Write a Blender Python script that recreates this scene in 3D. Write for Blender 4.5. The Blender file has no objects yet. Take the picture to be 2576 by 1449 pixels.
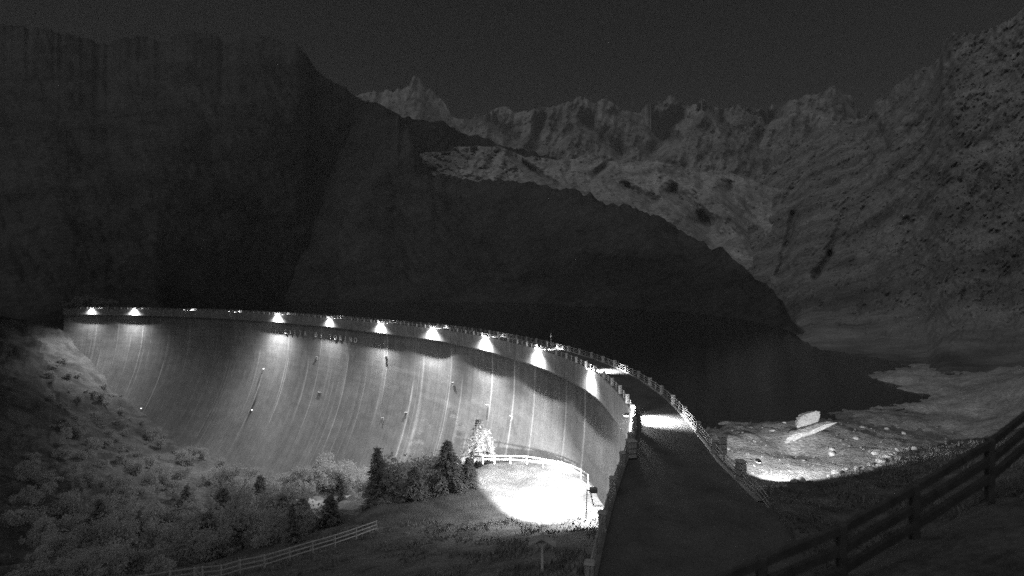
import bpy, bmesh, math, random
import numpy as np
from mathutils import Vector, Matrix
random.seed(7); rng = np.random.default_rng(11)
R = math.radians

# ------------------------------------------------------------------ camera, sky, moon, exposure
scene = bpy.context.scene
C = scene.collection
cam_d = bpy.data.cameras.new('camera'); cam = bpy.data.objects.new('camera', cam_d); C.objects.link(cam)
cam.location = (0, 0, 15); cam.rotation_euler = (R(90), 0, 0)
cam_d.sensor_width = 36; cam_d.lens = 18; cam_d.clip_start = 0.2; cam_d.clip_end = 20000
cam_d.dof.use_dof = True; cam_d.dof.focus_distance = 140; cam_d.dof.aperture_fstop = 0.30
scene.camera = cam
HAZE_D = 0.00011
MOON_EL, MOON_AZ = 24, -112         # azimuth: the moon stands left of and a little behind the viewer
world = bpy.data.worlds.new('World'); scene.world = world; world.use_nodes = True
wn = world.node_tree; wn.nodes.clear()
wo = wn.nodes.new('ShaderNodeOutputWorld'); bg = wn.nodes.new('ShaderNodeBackground')
sky = wn.nodes.new('ShaderNodeTexSky'); sky.sky_type = 'NISHITA'; sky.sun_disc = False
sky.sun_elevation = R(MOON_EL); sky.sun_rotation = R(MOON_AZ)
bw = wn.nodes.new('ShaderNodeRGBToBW'); wm = wn.nodes.new('ShaderNodeMath'); wm.operation = 'MULTIPLY_ADD'
wn.links.new(sky.outputs[0], bw.inputs[0]); wn.links.new(bw.outputs[0], wm.inputs[0])
wm.inputs[1].default_value = 0.0004; wm.inputs[2].default_value = 0.0032    # moonlit sky plus even air glow
# faint stars
tc = wn.nodes.new('ShaderNodeTexCoord'); vo = wn.nodes.new('ShaderNodeTexVoronoi'); vo.inputs['Scale'].default_value = 34
wn.links.new(tc.outputs['Generated'], vo.inputs['Vector'])
st = wn.nodes.new('ShaderNodeMapRange'); st.inputs[1].default_value = 0.0; st.inputs[2].default_value = 0.035
st.inputs[3].default_value = 0.05; st.inputs[4].default_value = 0.0
wn.links.new(vo.outputs['Distance'], st.inputs[0])
stb = wn.nodes.new('ShaderNodeSeparateColor'); wn.links.new(vo.outputs['Color'], stb.inputs[0])
stp = wn.nodes.new('ShaderNodeMath'); stp.operation = 'POWER'; stp.inputs[1].default_value = 6
wn.links.new(stb.outputs[0], stp.inputs[0])
# soft fill glow added to the sky, high behind the viewer's left shoulder
dt_ = wn.nodes.new('ShaderNodeVectorMath'); dt_.operation = 'DOT_PRODUCT'; wn.links.new(tc.outputs['Generated'], dt_.inputs[0])
dt_.inputs[1].default_value = (math.sin(R(-150)) * math.cos(R(48)), math.cos(R(-150)) * math.cos(R(48)), math.sin(R(48)))
mx_ = wn.nodes.new('ShaderNodeMath'); mx_.operation = 'MAXIMUM'; mx_.inputs[1].default_value = 0; wn.links.new(dt_.outputs['Value'], mx_.inputs[0])
pw_ = wn.nodes.new('ShaderNodeMath'); pw_.operation = 'POWER'; pw_.inputs[1].default_value = 6; wn.links.new(mx_.outputs[0], pw_.inputs[0])
ad_ = wn.nodes.new('ShaderNodeMath'); ad_.operation = 'MULTIPLY_ADD'; ad_.inputs[1].default_value = 0.70; wn.links.new(pw_.outputs[0], ad_.inputs[0]); wn.links.new(wm.outputs[0], ad_.inputs[2])
stm = wn.nodes.new('ShaderNodeMath'); stm.operation = 'MULTIPLY_ADD'
wn.links.new(st.outputs[0], stm.inputs[0]); wn.links.new(stp.outputs[0], stm.inputs[1]); wn.links.new(ad_.outputs[0], stm.inputs[2])
wn.links.new(stm.outputs[0], bg.inputs[0]); bg.inputs[1].default_value = 1.0
wn.links.new(bg.outputs[0], wo.inputs[0])
moon_d = bpy.data.lights.new('moon', 'SUN'); moon_d.energy = 0.28; moon_d.angle = R(0.5)
moon = bpy.data.objects.new('moon', moon_d); C.objects.link(moon)
_az, _el = R(MOON_AZ), R(MOON_EL)
mdir = Vector((math.sin(_az) * math.cos(_el), math.cos(_az) * math.cos(_el), math.sin(_el)))
moon.rotation_euler = mdir.to_track_quat('Z', 'Y').to_euler()
scene.view_settings.view_transform = 'Standard'; scene.view_settings.look = 'None'
scene.view_settings.exposure = 0; scene.view_settings.gamma = 1
scene.cycles.use_denoising = False
scene.cycles.sample_clamp_direct = 30.0; scene.cycles.sample_clamp_indirect = 0.5
scene.cycles.max_bounces = 4; scene.cycles.diffuse_bounces = 2; scene.cycles.glossy_bounces = 2

CX, CY, F = 1288.0, 724.5, 1288.0
def at(px, py, Y): return np.array([(px - CX) / F * Y, Y, 15 - (py - CY) / F * Y])
def atz(px, py, z=0.0):
    Y = (15 - z) * F / (py - CY); return np.array([(px - CX) / F * Y, Y, z])

# ------------------------------------------------------------------ helpers
def tag(o, label=None, cat=None, group=None, kind=None):
    if label: o['label'] = label
    if cat: o['category'] = cat
    if group: o['group'] = group
    if kind: o['kind'] = kind
    return o
def mesh(name, v, f, m=None, smooth=False):
    me = bpy.data.meshes.new(name); me.from_pydata([tuple(map(float, p)) for p in v], [], [tuple(int(i) for i in q) for q in f])
    if m: me.materials.append(m)
    if smooth: me.polygons.foreach_set('use_smooth', [True] * len(me.polygons))
    me.update(); return me
def obj(name, me, parent=None, loc=None, rz=None):
    o = bpy.data.objects.new(name, me); C.objects.link(o)
    if parent: o.parent = parent
    if loc is not None: o.location = tuple(map(float, loc))
    if rz is not None: o.rotation_euler = (0, 0, rz)
    return o
def empty(name, loc=(0, 0, 0), rz=0):
    o = obj(name, None, None, loc, rz); o.empty_display_size = .3; return o
class MB:
    def __init__(s): s.v = []; s.f = []
    def add(s, v, f):
        n = len(s.v); s.v += [tuple(map(float, p)) for p in v]; s.f += [tuple(int(i) + n for i in q) for q in f]
    def box(s, c, d, M=None, bev=0.0):
        x, y, z = [k / 2 for k in d]
        if bev > 0:
            b = min(bev, x * .9, y * .9, z * .9); vs = []; rings = [(-z, b), (-z + b, 0), (z - b, 0), (z, b)]
            for zz, ins in rings:
                X, Yy = x - ins, y - ins; q = b if ins == 0 else b * .5
                vs += [(-X + q, -Yy, zz), (X - q, -Yy, zz), (X, -Yy + q, zz), (X, Yy - q, zz), (X - q, Yy, zz), (-X + q, Yy, zz), (-X, Yy - q, zz), (-X, -Yy + q, zz)]
            fs = [tuple(range(7, -1, -1)), tuple(range(24, 32))]
            for k in range(3):
                for i in range(8): j = (i + 1) % 8; fs.append((k * 8 + i, k * 8 + j, k * 8 + 8 + j, k * 8 + 8 + i))
        else:
            vs = [(a, b_, c_) for c_ in (-z, z) for b_ in (-y, y) for a in (-x, x)]
            fs = [(0, 2, 3, 1), (4, 5, 7, 6), (0, 1, 5, 4), (2, 6, 7, 3), (0, 4, 6, 2), (1, 3, 7, 5)]
        if M is not None: vs = [tuple(M @ Vector(p)) for p in vs]
        s.add([(p[0] + c[0], p[1] + c[1], p[2] + c[2]) for p in vs], fs)
    def tube(s, pts, r, n=6, closed_ends=True):
        pts = [Vector(p) for p in pts]
        rs = r if hasattr(r, '__len__') else [r] * len(pts); vs = []; fs = []
        for i, p in enumerate(pts):
            t = (pts[min(i + 1, len(pts) - 1)] - pts[max(i - 1, 0)]).normalized()
            a = t.cross(Vector((0, 0, 1)));
            if a.length < .05: a = t.cross(Vector((0, 1, 0)))
            a.normalize(); b = t.cross(a)
            for k in range(n):
                an = 2 * math.pi * k / n; vs.append(tuple(p + (a * math.cos(an) + b * math.sin(an)) * rs[i]))
        for i in range(len(pts) - 1):
            for k in range(n): j = (k + 1) % n; fs.append((i * n + k, i * n + j, (i + 1) * n + j, (i + 1) * n + k))
        if closed_ends: fs.append(tuple(range(n))); m = (len(pts) - 1) * n; fs.append(tuple(range(m + n - 1, m - 1, -1)))
        s.add(vs, fs)
    def beam(s, a, b, w, h):
        a = Vector(a); b = Vector(b); t = (b - a); L = t.length; q = t.to_track_quat('Y', 'Z').to_matrix()
        s.box(tuple((a + b) / 2), (w, L, h), q)
    def mesh(s, name, m, smooth=False): return mesh(name, s.v, s.f, m, smooth)

def nd(nt, t, **k):
    n = nt.nodes.new(t)
    for a, b in k.items(): setattr(n, a, b)
    return n
def mat(name, lo, hi, scale=1.0, rough=.9, bump=.3, bscale=None, attr=None, detail=8, metal=0, contrast=(.35, .65), spec=.2, dist=.3, grain=None):
    m = bpy.data.materials.new(name); m.use_nodes = True; nt = m.node_tree; b = nt.nodes['Principled BSDF']
    tcn = nd(nt, 'ShaderNodeTexCoord'); no = nd(nt, 'ShaderNodeTexNoise'); no.inputs['Scale'].default_value = scale; no.inputs['Detail'].default_value = detail
    no.inputs['Roughness'].default_value = .65
    nt.links.new(tcn.outputs['Object'], no.inputs['Vector'])
    mr = nd(nt, 'ShaderNodeMapRange'); mr.inputs[1].default_value, mr.inputs[2].default_value = contrast
    mr.inputs[3].default_value, mr.inputs[4].default_value = lo, hi
    nt.links.new(no.outputs['Fac'], mr.inputs[0]); out = mr.outputs[0]
    if grain:
        g = nd(nt, 'ShaderNodeTexNoise'); g.inputs['Scale'].default_value = grain; g.inputs['Detail'].default_value = 4; nt.links.new(tcn.outputs['Object'], g.inputs['Vector'])
        gr = nd(nt, 'ShaderNodeMapRange'); gr.inputs[1].default_value = .3; gr.inputs[2].default_value = .7; gr.inputs[3].default_value = .7; gr.inputs[4].default_value = 1.3
        nt.links.new(g.outputs['Fac'], gr.inputs[0]); mm = nd(nt, 'ShaderNodeMath', operation='MULTIPLY'); nt.links.new(out, mm.inputs[0]); nt.links.new(gr.outputs[0], mm.inputs[1]); out = mm.outputs[0]
    if attr:
        a = nd(nt, 'ShaderNodeAttribute', attribute_name=attr); mm = nd(nt, 'ShaderNodeMath', operation='MULTIPLY')
        nt.links.new(out, mm.inputs[0]); nt.links.new(a.outputs['Fac'], mm.inputs[1]); out = mm.outputs[0]
    nt.links.new(out, b.inputs['Base Color']); b.inputs['Roughness'].default_value = rough; b.inputs['Metallic'].default_value = metal
    b.inputs['Specular IOR Level'].default_value = spec
    if bump:
        bn = nd(nt, 'ShaderNodeTexNoise'); bn.inputs['Scale'].default_value = bscale or scale * 4; bn.inputs['Detail'].default_value = 6
        nt.links.new(tcn.outputs['Object'], bn.inputs['Vector'])
        bu = nd(nt, 'ShaderNodeBump'); bu.inputs['Strength'].default_value = bump; bu.inputs['Distance'].default_value = dist
        nt.links.new(bn.outputs['Fac'], bu.inputs['Height']); nt.links.new(bu.outputs[0], b.inputs['Normal'])
    return m
def emis(name, s):
    m = bpy.data.materials.new(name); m.use_nodes = True; b = m.node_tree.nodes['Principled BSDF']
    b.inputs['Emission Color'].default_value = (1, 1, 1, 1); b.inputs['Emission Strength'].default_value = s; b.inputs['Base Color'].default_value = (.8, .8, .8, 1); m.cycles.emission_sampling = 'NONE'; return m

M_face = mat('dam_concrete', .33, .43, .25, bump=.25, bscale=1.2, attr='stain', grain=3, dist=.1)
M_fascia = mat('fascia_concrete', .30, .42, .3, bump=.2, bscale=2, attr='stain', grain=4, dist=.05)
M_road = mat('worn_asphalt', .10, .15, .35, bump=.35, bscale=30, grain=14, dist=.02)
M_curb = mat('curb_concrete', .25, .36, .8, bump=.3, bscale=14, dist=.02)
M_pillar = mat('pillar_concrete', .38, .56, 2.2, bump=.35, bscale=16, dist=.03)
M_rail = mat('rail_paint', .38, .5, 3, bump=.1, bscale=20, dist=.01)
M_wood = mat('weathered_wood', .36, .5, 3, bump=.3, bscale=22, dist=.02)
M_darkbar = mat('dark_bar', .06, .1, 3, bump=.3, bscale=20, dist=.02)  # dark colour for the fence-shadow rails and the gate pillar bands
M_metal = mat('lamp_metal', .3, .42, 5, rough=.5, bump=0, metal=.4)
M_grass = mat('mown_grass', .075, .17, .35, bump=.8, bscale=5, grain=5, dist=.15)
M_slope = mat('scrub_ground', .10, .22, .09, bump=.9, bscale=1.2, grain=1.6, dist=.6, contrast=(.38, .6))
M_plat = mat('gravel_yard', .36, .46, .3, bump=.3, bscale=8, dist=.03, grain=6)
M_shore = mat('shore_gravel', .2, .4, .3, bump=.9, bscale=3, grain=2.5, dist=.2)
M_rock = mat('granite', .30, .46, .8, bump=.5, bscale=4, dist=.1, grain=6)
M_rockhill = mat('rock_slope', .10, .26, .012, bump=.5, bscale=.07, grain=.1, dist=5, contrast=(.36, .6))
M_far = mat('far_rock', .09, .28, .005, bump=.7, bscale=.02, grain=.045, dist=12, contrast=(.36, .6))
M_shelf = mat('pale_scree', .2, .4, .009, bump=.7, bscale=.06, grain=.09, dist=6, contrast=(.36, .6))
M_scrub_shade = mat('shaded_scrub', .05, .13, .09, bump=.9, bscale=1.2, grain=1.6, dist=.6, contrast=(.38, .6))  # scrub ground again, the ridge's shade put into a darker colour
M_shaded = mat('shaded_slope', .03, .07, .01, bump=.4, bscale=.08, grain=.12, dist=2)  # moon shade on spur and left slopes put into a dark colour
M_needle = mat('needles', .34, .52, 1.0, bump=0)
M_larch = mat('pale_needles', .4, .55, 1.0, bump=0)
M_leaf = mat('leaves', .46, .66, .6, bump=0)
for _m, _c in ((M_needle, .48), (M_larch, .55), (M_leaf, .62)):
    _nt = _m.node_tree; _b = _nt.nodes['Principled BSDF']; _tr = nd(_nt, 'ShaderNodeBsdfTranslucent'); _tr.inputs[0].default_value = (_c, _c, _c, 1); _mx = nd(_nt, 'ShaderNodeMixShader'); _mx.inputs[0].default_value = .58
    _o = [n for n in _nt.nodes if n.type == 'OUTPUT_MATERIAL'][0]; _nt.links.new(_b.outputs[0], _mx.inputs[1]); _nt.links.new(_tr.outputs[0], _mx.inputs[2]); _nt.links.new(_mx.outputs[0], _o.inputs[0])
M_bark = mat('bark', .10, .2, 6, bump=.4, bscale=30, dist=.02)
M_bulb = emis('lamp_glow', 6); M_small = emis('beacon_glow', 2.2)
M_blade = mat('grass_blades', .10, .26, .6, bump=0)
M_letter = mat('letter_metal', .7, .85, 3, bump=0, rough=.4)
M_water = bpy.data.materials.new('lake_water'); M_water.use_nodes = True
_b = M_water.node_tree.nodes['Principled BSDF']; _b.inputs['Base Color'].default_value = (.012, .012, .012, 1); _b.inputs['Roughness'].default_value = .12; _b.inputs['IOR'].default_value = 1.33
_n = nd(M_water.node_tree, 'ShaderNodeTexNoise'); _n.inputs['Scale'].default_value = .8; _n.inputs['Detail'].default_value = 4
_t = nd(M_water.node_tree, 'ShaderNodeTexCoord'); M_water.node_tree.links.new(_t.outputs['Object'], _n.inputs['Vector'])
_u = nd(M_water.node_tree, 'ShaderNodeBump'); _u.inputs['Strength'].default_value = .5; _u.inputs['Distance'].default_value = .08
M_water.node_tree.links.new(_n.outputs['Fac'], _u.inputs['Height']); M_water.node_tree.links.new(_u.outputs[0], _b.inputs['Normal'])

# value noise on numpy arrays
def _hash(ix, iy, s):
    n = (ix.astype(np.int64) * 374761393 + iy.astype(np.int64) * 668265263 + s * 69069) & 0x7fffffff
    n = (n ^ (n >> 13)) * 1274126177 & 0x7fffffff
    return ((n ^ (n >> 16)) & 0xffff) / 65535.0
def vnoise(x, y, s=0):
    x = np.asarray(x, float); y = np.asarray(y, float); ix = np.floor(x); iy = np.floor(y); fx = x - ix; fy = y - iy
    fx = fx * fx * (3 - 2 * fx); fy = fy * fy * (3 - 2 * fy)
    a = _hash(ix, iy, s); b = _hash(ix + 1, iy, s); c = _hash(ix, iy + 1, s); d = _hash(ix + 1, iy + 1, s)
    return (a * (1 - fx) + b * fx) * (1 - fy) + (c * (1 - fx) + d * fx) * fy
def fbm(x, y, s=0, o=5, ridged=False):
    r = 0; a = .5; t = 0
    for k in range(o):
        n = vnoise(x * 2 ** k, y * 2 ** k, s + k * 17)
        if ridged: n = 1 - abs(2 * n - 1)
        r = r + a * n; t += a; a *= .5
    return r / t

# ------------------------------------------------------------------ the dam crest line (downstream edge), from near to far
K = np.array([(-5.5, -4), (-3, 3.5), (-.5, 11), (1.9, 19.5), (3.9, 26.7), (5.4, 31.9), (7.3, 38), (10.2, 46.5), (12.6, 54), (14.2, 62), (15.0, 75), (14.4, 90), (11.4, 107),
              (6.1, 124), (-.6, 140), (-8.6, 156), (-18, 172), (-29.5, 188.5), (-56, 217), (-91, 252), (-132, 286), (-177, 318), (-219, 341), (-262, 357), (-303, 367), (-326, 371), (-352, 374)], float)
def spline(P, n=16):
    out = []
    for i in range(1, len(P) - 2):
        p0, p1, p2, p3 = P[i - 1], P[i], P[i + 1], P[i + 2]
        for t in np.arange(n) / n:
            out.append(.5 * ((2 * p1) + (-p0 + p2) * t + (2 * p0 - 5 * p1 + 4 * p2 - p3) * t * t + (-p0 + 3 * p1 - 3 * p2 + p3) * t ** 3))
    out.append(P[-2]); return np.array(out)
_raw = spline(K); _s = np.r_[0, np.cumsum(np.hypot(*np.diff(_raw, axis=0).T))]
LEN = _s[-1]
def crest(u):
    u = np.clip(u, 0, LEN); return np.stack([np.interp(u, _s, _raw[:, 0]), np.interp(u, _s, _raw[:, 1])], -1)
def cnorm(u):                                  # unit normal pointing downstream (left/near)
    t = crest(np.asarray(u) + 1.5) - crest(np.asarray(u) - 1.5); t /= np.linalg.norm(t, axis=-1, keepdims=True)
    return np.stack([-t[..., 1], t[..., 0]], -1)
_wY = [-10, 27, 33, 39, 46.5, 54, 60, 100, 500]; _wW = [11, 11.2, 11.2, 10.6, 8.4, 7.0, 6.4, 6.2, 6.2]
def width(u): return np.interp(crest(u)[..., 1] if True else 0, _wY, _wW)
def cpt(u, off=0.0, z=0.0):                    # off > 0: downstream of the edge
    p = crest(u) + cnorm(u) * off; return np.array([p[0], p[1], z])
def sdist(X, Y):                               # arc position and signed distance (positive = downstream)
    us = np.arange(0, LEN, 1.5); c = crest(us); n = cnorm(us); P = np.stack([np.ravel(X), np.ravel(Y)], -1)
    d = np.full(len(P), 0.0); uu = np.zeros(len(P))
    for a in range(0, len(P), 20000):
        q = P[a:a + 20000]; dd = ((q[:, None] - c[None]) ** 2).sum(-1); k = dd.argmin(1); v = q - c[k]
        d[a:a + 20000] = (v * n[k]).sum(1); uu[a:a + 20000] = us[k]
    return uu.reshape(np.shape(X)), d.reshape(np.shape(X))
def u_of_px(px):
    us = np.arange(8, LEN, .25); c = crest(us); x = CX + F * c[:, 0] / c[:, 1]; ok = c[:, 1] > 22
    k = np.where(ok, abs(x - px), 1e9)
    return us[k.argmin()]
REC = 1.1
def prof(d): return .0050 * np.maximum(0, d - 7) ** 2
def face(u, d):
    p = crest(u) + cnorm(u) * (prof(d) - REC)[..., None]; return np.concatenate([p, -np.asarray(d)[..., None] * np.ones(p.shape[:-1] + (1,))], -1)
_gu, _gd = np.meshgrid(np.arange(12, LEN, .7), np.arange(4.4, 95, .4), indexing='ij')
_gp = face(_gu, _gd); _gx = CX + F * _gp[..., 0] / _gp[..., 1]; _gy = CY + F * (15 - _gp[..., 2]) / _gp[..., 1]
def face_at(px, py):
    k = ((_gx - px) ** 2 + (_gy - py) ** 2).argmin(); return _gu.flat[k], _gd.flat[k], _gp.reshape(-1, 3)[k]

U0 = 2.0
# face mesh with stains of seepage and lime, and broad darker patches
us = np.arange(U0, LEN, .42); ds = np.r_[4.3, np.arange(5, 30, .9), np.arange(30, 96, 1.6)]
GU, GD = np.meshgrid(us, ds, indexing='ij'); FP = face(GU, GD)
stain = .62 + .55 * fbm(GU * .035, GD * .03, 3, 4) + .25 * (fbm(GU * .9, GD * .03, 9, 3) - .5)
stain *= 1 - .45 * np.clip((14 - GD) / 5, 0, 1) * fbm(GU * 1.6, GD * .05, 21, 3)
stain += .10 * (fbm(GU * 2.2, GD * .02, 31, 2) - .5)
stain *= 1 - .09 * (np.abs((GD / 2.4) % 1 - .5) > .41)
stain *= 1 + .16 * (_hash(np.floor(GU / 13.0), np.floor(GD / 2.4), 5) - .5) + .10 * (_hash(np.floor(GU / 13.0), np.floor(GD / 7.2), 8) - .5)
stain *= 1 - .13 * ((GU % 13.0) < .42)
joints = []
strong = [(1234, 1000, .55), (1131, 985, .5), (1022, 1060, .6), (971, 935, .5), (867, 960, .6), (717, 950, .7), (637, 960, .35), (798, 940, .4), (348, 900, .45), (395, 960, .4), (1287, 1060, .55),
          (1420, 1090, .5), (1470, 1080, .5), (1060, 985, .3), (905, 1020, .3), (1150, 1060, .3), (310, 930, .2), (560, 960, .25), (760, 990, .3), (1340, 1060, .35)]
for px, py, a in strong:
    u, d, p = face_at(px, py); joints.append((u, d, a))
jr = random.Random(5)
for k in range(70):
    joints.append((jr.uniform(20, LEN - 5), jr.uniform(14, 55), jr.uniform(.08, .25)))
for u, d, a in joints:
    d0 = d - jr.uniform(12, 26); d1 = d + jr.uniform(10, 40); w = jr.uniform(.22, .42) if a > .3 else jr.uniform(.2, .6)
    env = np.clip((GD - d0) / 4, 0, 1) * np.clip((d1 - GD) / 12, 0, 1) * (.55 + .9 * fbm(GD * .2, GU * 0 + u, 5, 3))
    stain += a * 2.3 * np.exp(-((GU - u - .25 * (vnoise(GD * .15, GU * 0 + u, 2) - .5)) / w) ** 2) * env
for px, py, a, w, dl in [(650, 960, .5, 1.1, 5), (640, 1010, .55, 1.3, 6), (628, 1040, .45, 1.2, 5), (560, 850, .25, 9, 9), (500, 860, .2, 10, 9), (1080, 870, .15, 5, 4)]:
    u, d, p = face_at(px, py); stain -= a * np.exp(-((GU - u) / w) ** 2 - ((GD - d) / dl) ** 2) * (.6 + .8 * fbm(GU * .6, GD * .6, 8, 3))
stain = np.clip(stain, .18, 2.2)
def grid_faces(n, m, keep=None):
    i, j = np.meshgrid(np.arange(n - 1), np.arange(m - 1), indexing='ij'); a = i * m + j
    f = np.stack([a, a + m, a + m + 1, a + 1], -1).reshape(-1, 4)
    return f if keep is None else f[keep.reshape(-1)]
def fastmesh(name, V, Fc, m, smooth=True, attr=None):
    used = np.unique(Fc); rm = np.full(len(V), -1); rm[used] = np.arange(len(used)); V = V[used]; Fc = rm[Fc]
    me = bpy.data.meshes.new(name); me.vertices.add(len(V)); me.vertices.foreach_set('co', V.astype(np.float32).ravel())
    me.loops.add(Fc.size); me.loops.foreach_set('vertex_index', Fc.astype(np.int32).ravel()); me.polygons.add(len(Fc))
    me.polygons.foreach_set('loop_start', np.arange(0, Fc.size, 4, dtype=np.int32)); me.update(calc_edges=True)
    if smooth: me.polygons.foreach_set('use_smooth', np.ones(len(Fc), bool))
    if attr is not None:
        at_ = me.attributes.new('stain', 'FLOAT', 'POINT'); at_.data.foreach_set('value', attr.ravel()[used].astype(np.float32))
    me.materials.append(m); me.validate(); return me

dam = empty('dam', (0, 0, 0)); tag(dam, 'curved concrete arch dam with streaked face lit by a row of lamps', 'dam')
obj('dam_face', fastmesh('dam_face', FP.reshape(-1, 3), grid_faces(*GU.shape), M_face, True, stain), dam)
# crest overhang: fascia + soffit
uf = np.arange(U0, LEN, .5); df = np.array([0.02, .5, 1, 1.6, 2.2, 2.8, 3.4, 3.9, 4.22, 4.3]); of = np.array([0, 0, 0, 0, 0, 0, 0, 0, 0, -.08])
A, B = np.meshgrid(uf, np.arange(len(df)), indexing='ij'); P2 = crest(A) + cnorm(A) * of[B][..., None]
V = np.concatenate([P2, -df[B][..., None]], -1)
st2 = .85 + .35 * (fbm(A * .8, df[B] * .1, 4, 4) - .5) + .6 * (fbm(A * 2.4, df[B] * .08, 14, 3) - .5)
obj('fascia', fastmesh('fascia', V.reshape(-1, 3), grid_faces(*A.shape), M_fascia, False, np.clip(st2, .3, 1.5)), dam)
def strip(name, u, offa, offb, za, zb, m, parent, smooth=False):
    pa = crest(u) + cnorm(u) * np.asarray(offa)[..., None]; pb = crest(u) + cnorm(u) * np.asarray(offb)[..., None]
    V = np.stack([np.c_[pa, np.full(len(u), za)], np.c_[pb, np.full(len(u), zb)]], 1).reshape(-1, 3)
    return obj(name, fastmesh(name, V, grid_faces(len(u), 2), m, smooth), parent)
o1 = np.ones(len(uf)); W = width(uf)
strip('soffit', uf, -.08 * o1, -REC * o1 - .1, -4.3, -4.32, M_curb, dam)
strip('crest_slab', uf, 0 * o1, -W, 0.0, 0.0, M_curb, dam)
strip('upstream_wall', uf, -W, -W, 0.0, -40, M_curb, dam)
for nm, a, b in (('kerb', 0.0, -.55), ('kerb', -1.0, -1.0)):
    off_a = (a * o1 if nm == 'kerb' and a == 0 else -W + .55); off_b = (b * o1 if a == 0 else -W)
    pa = crest(uf) + cnorm(uf) * off_a[:, None]; pb = crest(uf) + cnorm(uf) * off_b[:, None]
    cut = slice(None) if a == 0 else crest(uf)[:, 1] - cnorm(uf)[:, 1] * W > 35.5
    pa = pa[cut]; pb = pb[cut]; o1_ = np.ones(len(pa))
    V = np.stack([np.c_[pa, 0 * o1_ - .02], np.c_[pa, 0 * o1_ + .16], np.c_[pb, 0 * o1_ + .16], np.c_[pb, 0 * o1_ - .02]], 1).reshape(-1, 3)
    obj('kerb', fastmesh('kerb', V, grid_faces(len(pa), 4), M_curb, False), dam)
rd = strip('road', uf, -.55 * o1 - .004, np.where(crest(uf)[:, 1] - cnorm(uf)[:, 1] * W > 35.5, -W + .554, -W - .35), .03, .03, M_road, None); tag(rd, kind='structure')

# small fittings on the dam face: outlets, plates, beacons
for px, py, w, h in [(1022, 1041, 1.3, 1.5), (1287, 1050, 1.0, 1.2), (1140, 966, 1.1, 1.1), (1229, 1020, .9, .7), (964, 1056, .7, 1.7), (971, 899, 1.3, .9), (798, 900, 1.3, 1.2), (805, 989, 2.6, 1.0)]:
    u, d, p = face_at(px, py); n = cnorm(u); b = MB(); b.box((0, 0, 0), (w, .5, h), None, .08); b.box((0, -.2, -h * .55), (w * .5, .5, h * .25)); b.box((0, -.3, h * .5), (w * 1.15, .7, .08))
    o = obj('outlet_box', b.mesh('outlet_box', M_pillar), dam, p, math.atan2(n[1], n[0]) + R(90))
for px, py in [(665, 927), (635, 1030), (357, 1027)]:
    u, d, p = face_at(px, py); n = cnorm(u); b = MB()
    b.tube([(0, .4, 0), (0, -.35, 0)], .14, 8); b.box((0, -.35, .22), (.7, .5, .07)); b.box((0, -.45, -.06), (.55, .35, .42), None, .1)
    o = obj('beacon', b.mesh('beacon', M_small), dam, p, math.atan2(n[1], n[0]) + R(90))
# raised letters on the face
pxs = [715, 727, 738.3, 751.8, 764, None, 791, 803.9, None, 828, 839.6, 852.5, 864.3, 877.2, 890]
for ch, px in zip("CITTA DI TORINO", pxs):
    if px is None: continue
    cu = bpy.data.curves.new('letter', 'FONT'); cu.body = ch; cu.size = 3.5; cu.extrude = .12; cu.align_x = 'CENTER'
    to = bpy.data.objects.new('letter_tmp', cu); C.objects.link(to); bpy.context.view_layer.update()
    me = bpy.data.meshes.new_from_object(to.evaluated_get(bpy.context.evaluated_depsgraph_get())); bpy.data.objects.remove(to)
    me.materials.clear(); me.materials.append(M_letter); u = u_of_px(px); n = cnorm(u); d = 10.1
    p = face(np.array(u), np.array(d)) + np.array([n[0], n[1], 0]) * .2
    o = obj('letter', me, dam, p); o.rotation_euler = (R(90), 0, math.atan2(n[1], n[0]) + R(90)); o['label'] = 'raised letter ' + ch + ' on the dam face'

# ------------------------------------------------------------------ railings
def railing(name, side, label, spacing=6.0):
    root = empty(name); tag(root, label, 'railing')
    u0 = 23.2 + (0 if side > 0 else 0); N = int((LEN - u0 - 4) / spacing)
    pil = MB(); pil.box((0, 0, .5), (.46, .46, 1.0), None, .04); pil.box((0, 0, 1.07), (.56, .56, .16), None, .07); pil.box((0, 0, .06), (.52, .52, .14))
    pm = pil.mesh('pillar', M_pillar)
    slim = MB(); slim.box((0, 0, .5), (.12, .12, 1.0), None, .02); slim.box((0, 0, 1.0), (.18, .18, .06)); sm = slim.mesh('post', M_rail)
    def P(u, z):
        off = -.28 if side > 0 else -(width(u) - .28); return cpt(u, off, z)
    npil = npost = 0; extra_p = MB()
    i0 = -1 if side > 0 else 2
    for i in range(i0, N):
        u = u0 + i * spacing; n = cnorm(u); ang = math.atan2(n[1], n[0])
        if npil < 98 and not (side < 0 and i == i0): obj('pillar', pm, root, P(u, .16), ang); npil += 1
        um = u + spacing / 2
        if npost < 98 and um < LEN - 3: obj('post', sm, root, P(um, .16), math.atan2(*cnorm(um)[::-1])); npost += 1
    for z in (1.0, .66, .34):
        m = MB(); pts = [P(u0 + i0 * spacing + k * spacing / 4, .16 + z - .08) for k in range(int((N - 1 - i0) * 4))]
        m.tube(pts, .05 if z == 1.0 else .04, 6); obj('rail', m.mesh('rail', M_rail, True), root)
    return root
railing('railing', 1, 'pillar and rail parapet on the downstream edge of the dam crest')
railing('railing', -1, 'pillar and rail parapet on the lake side of the dam crest')

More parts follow.
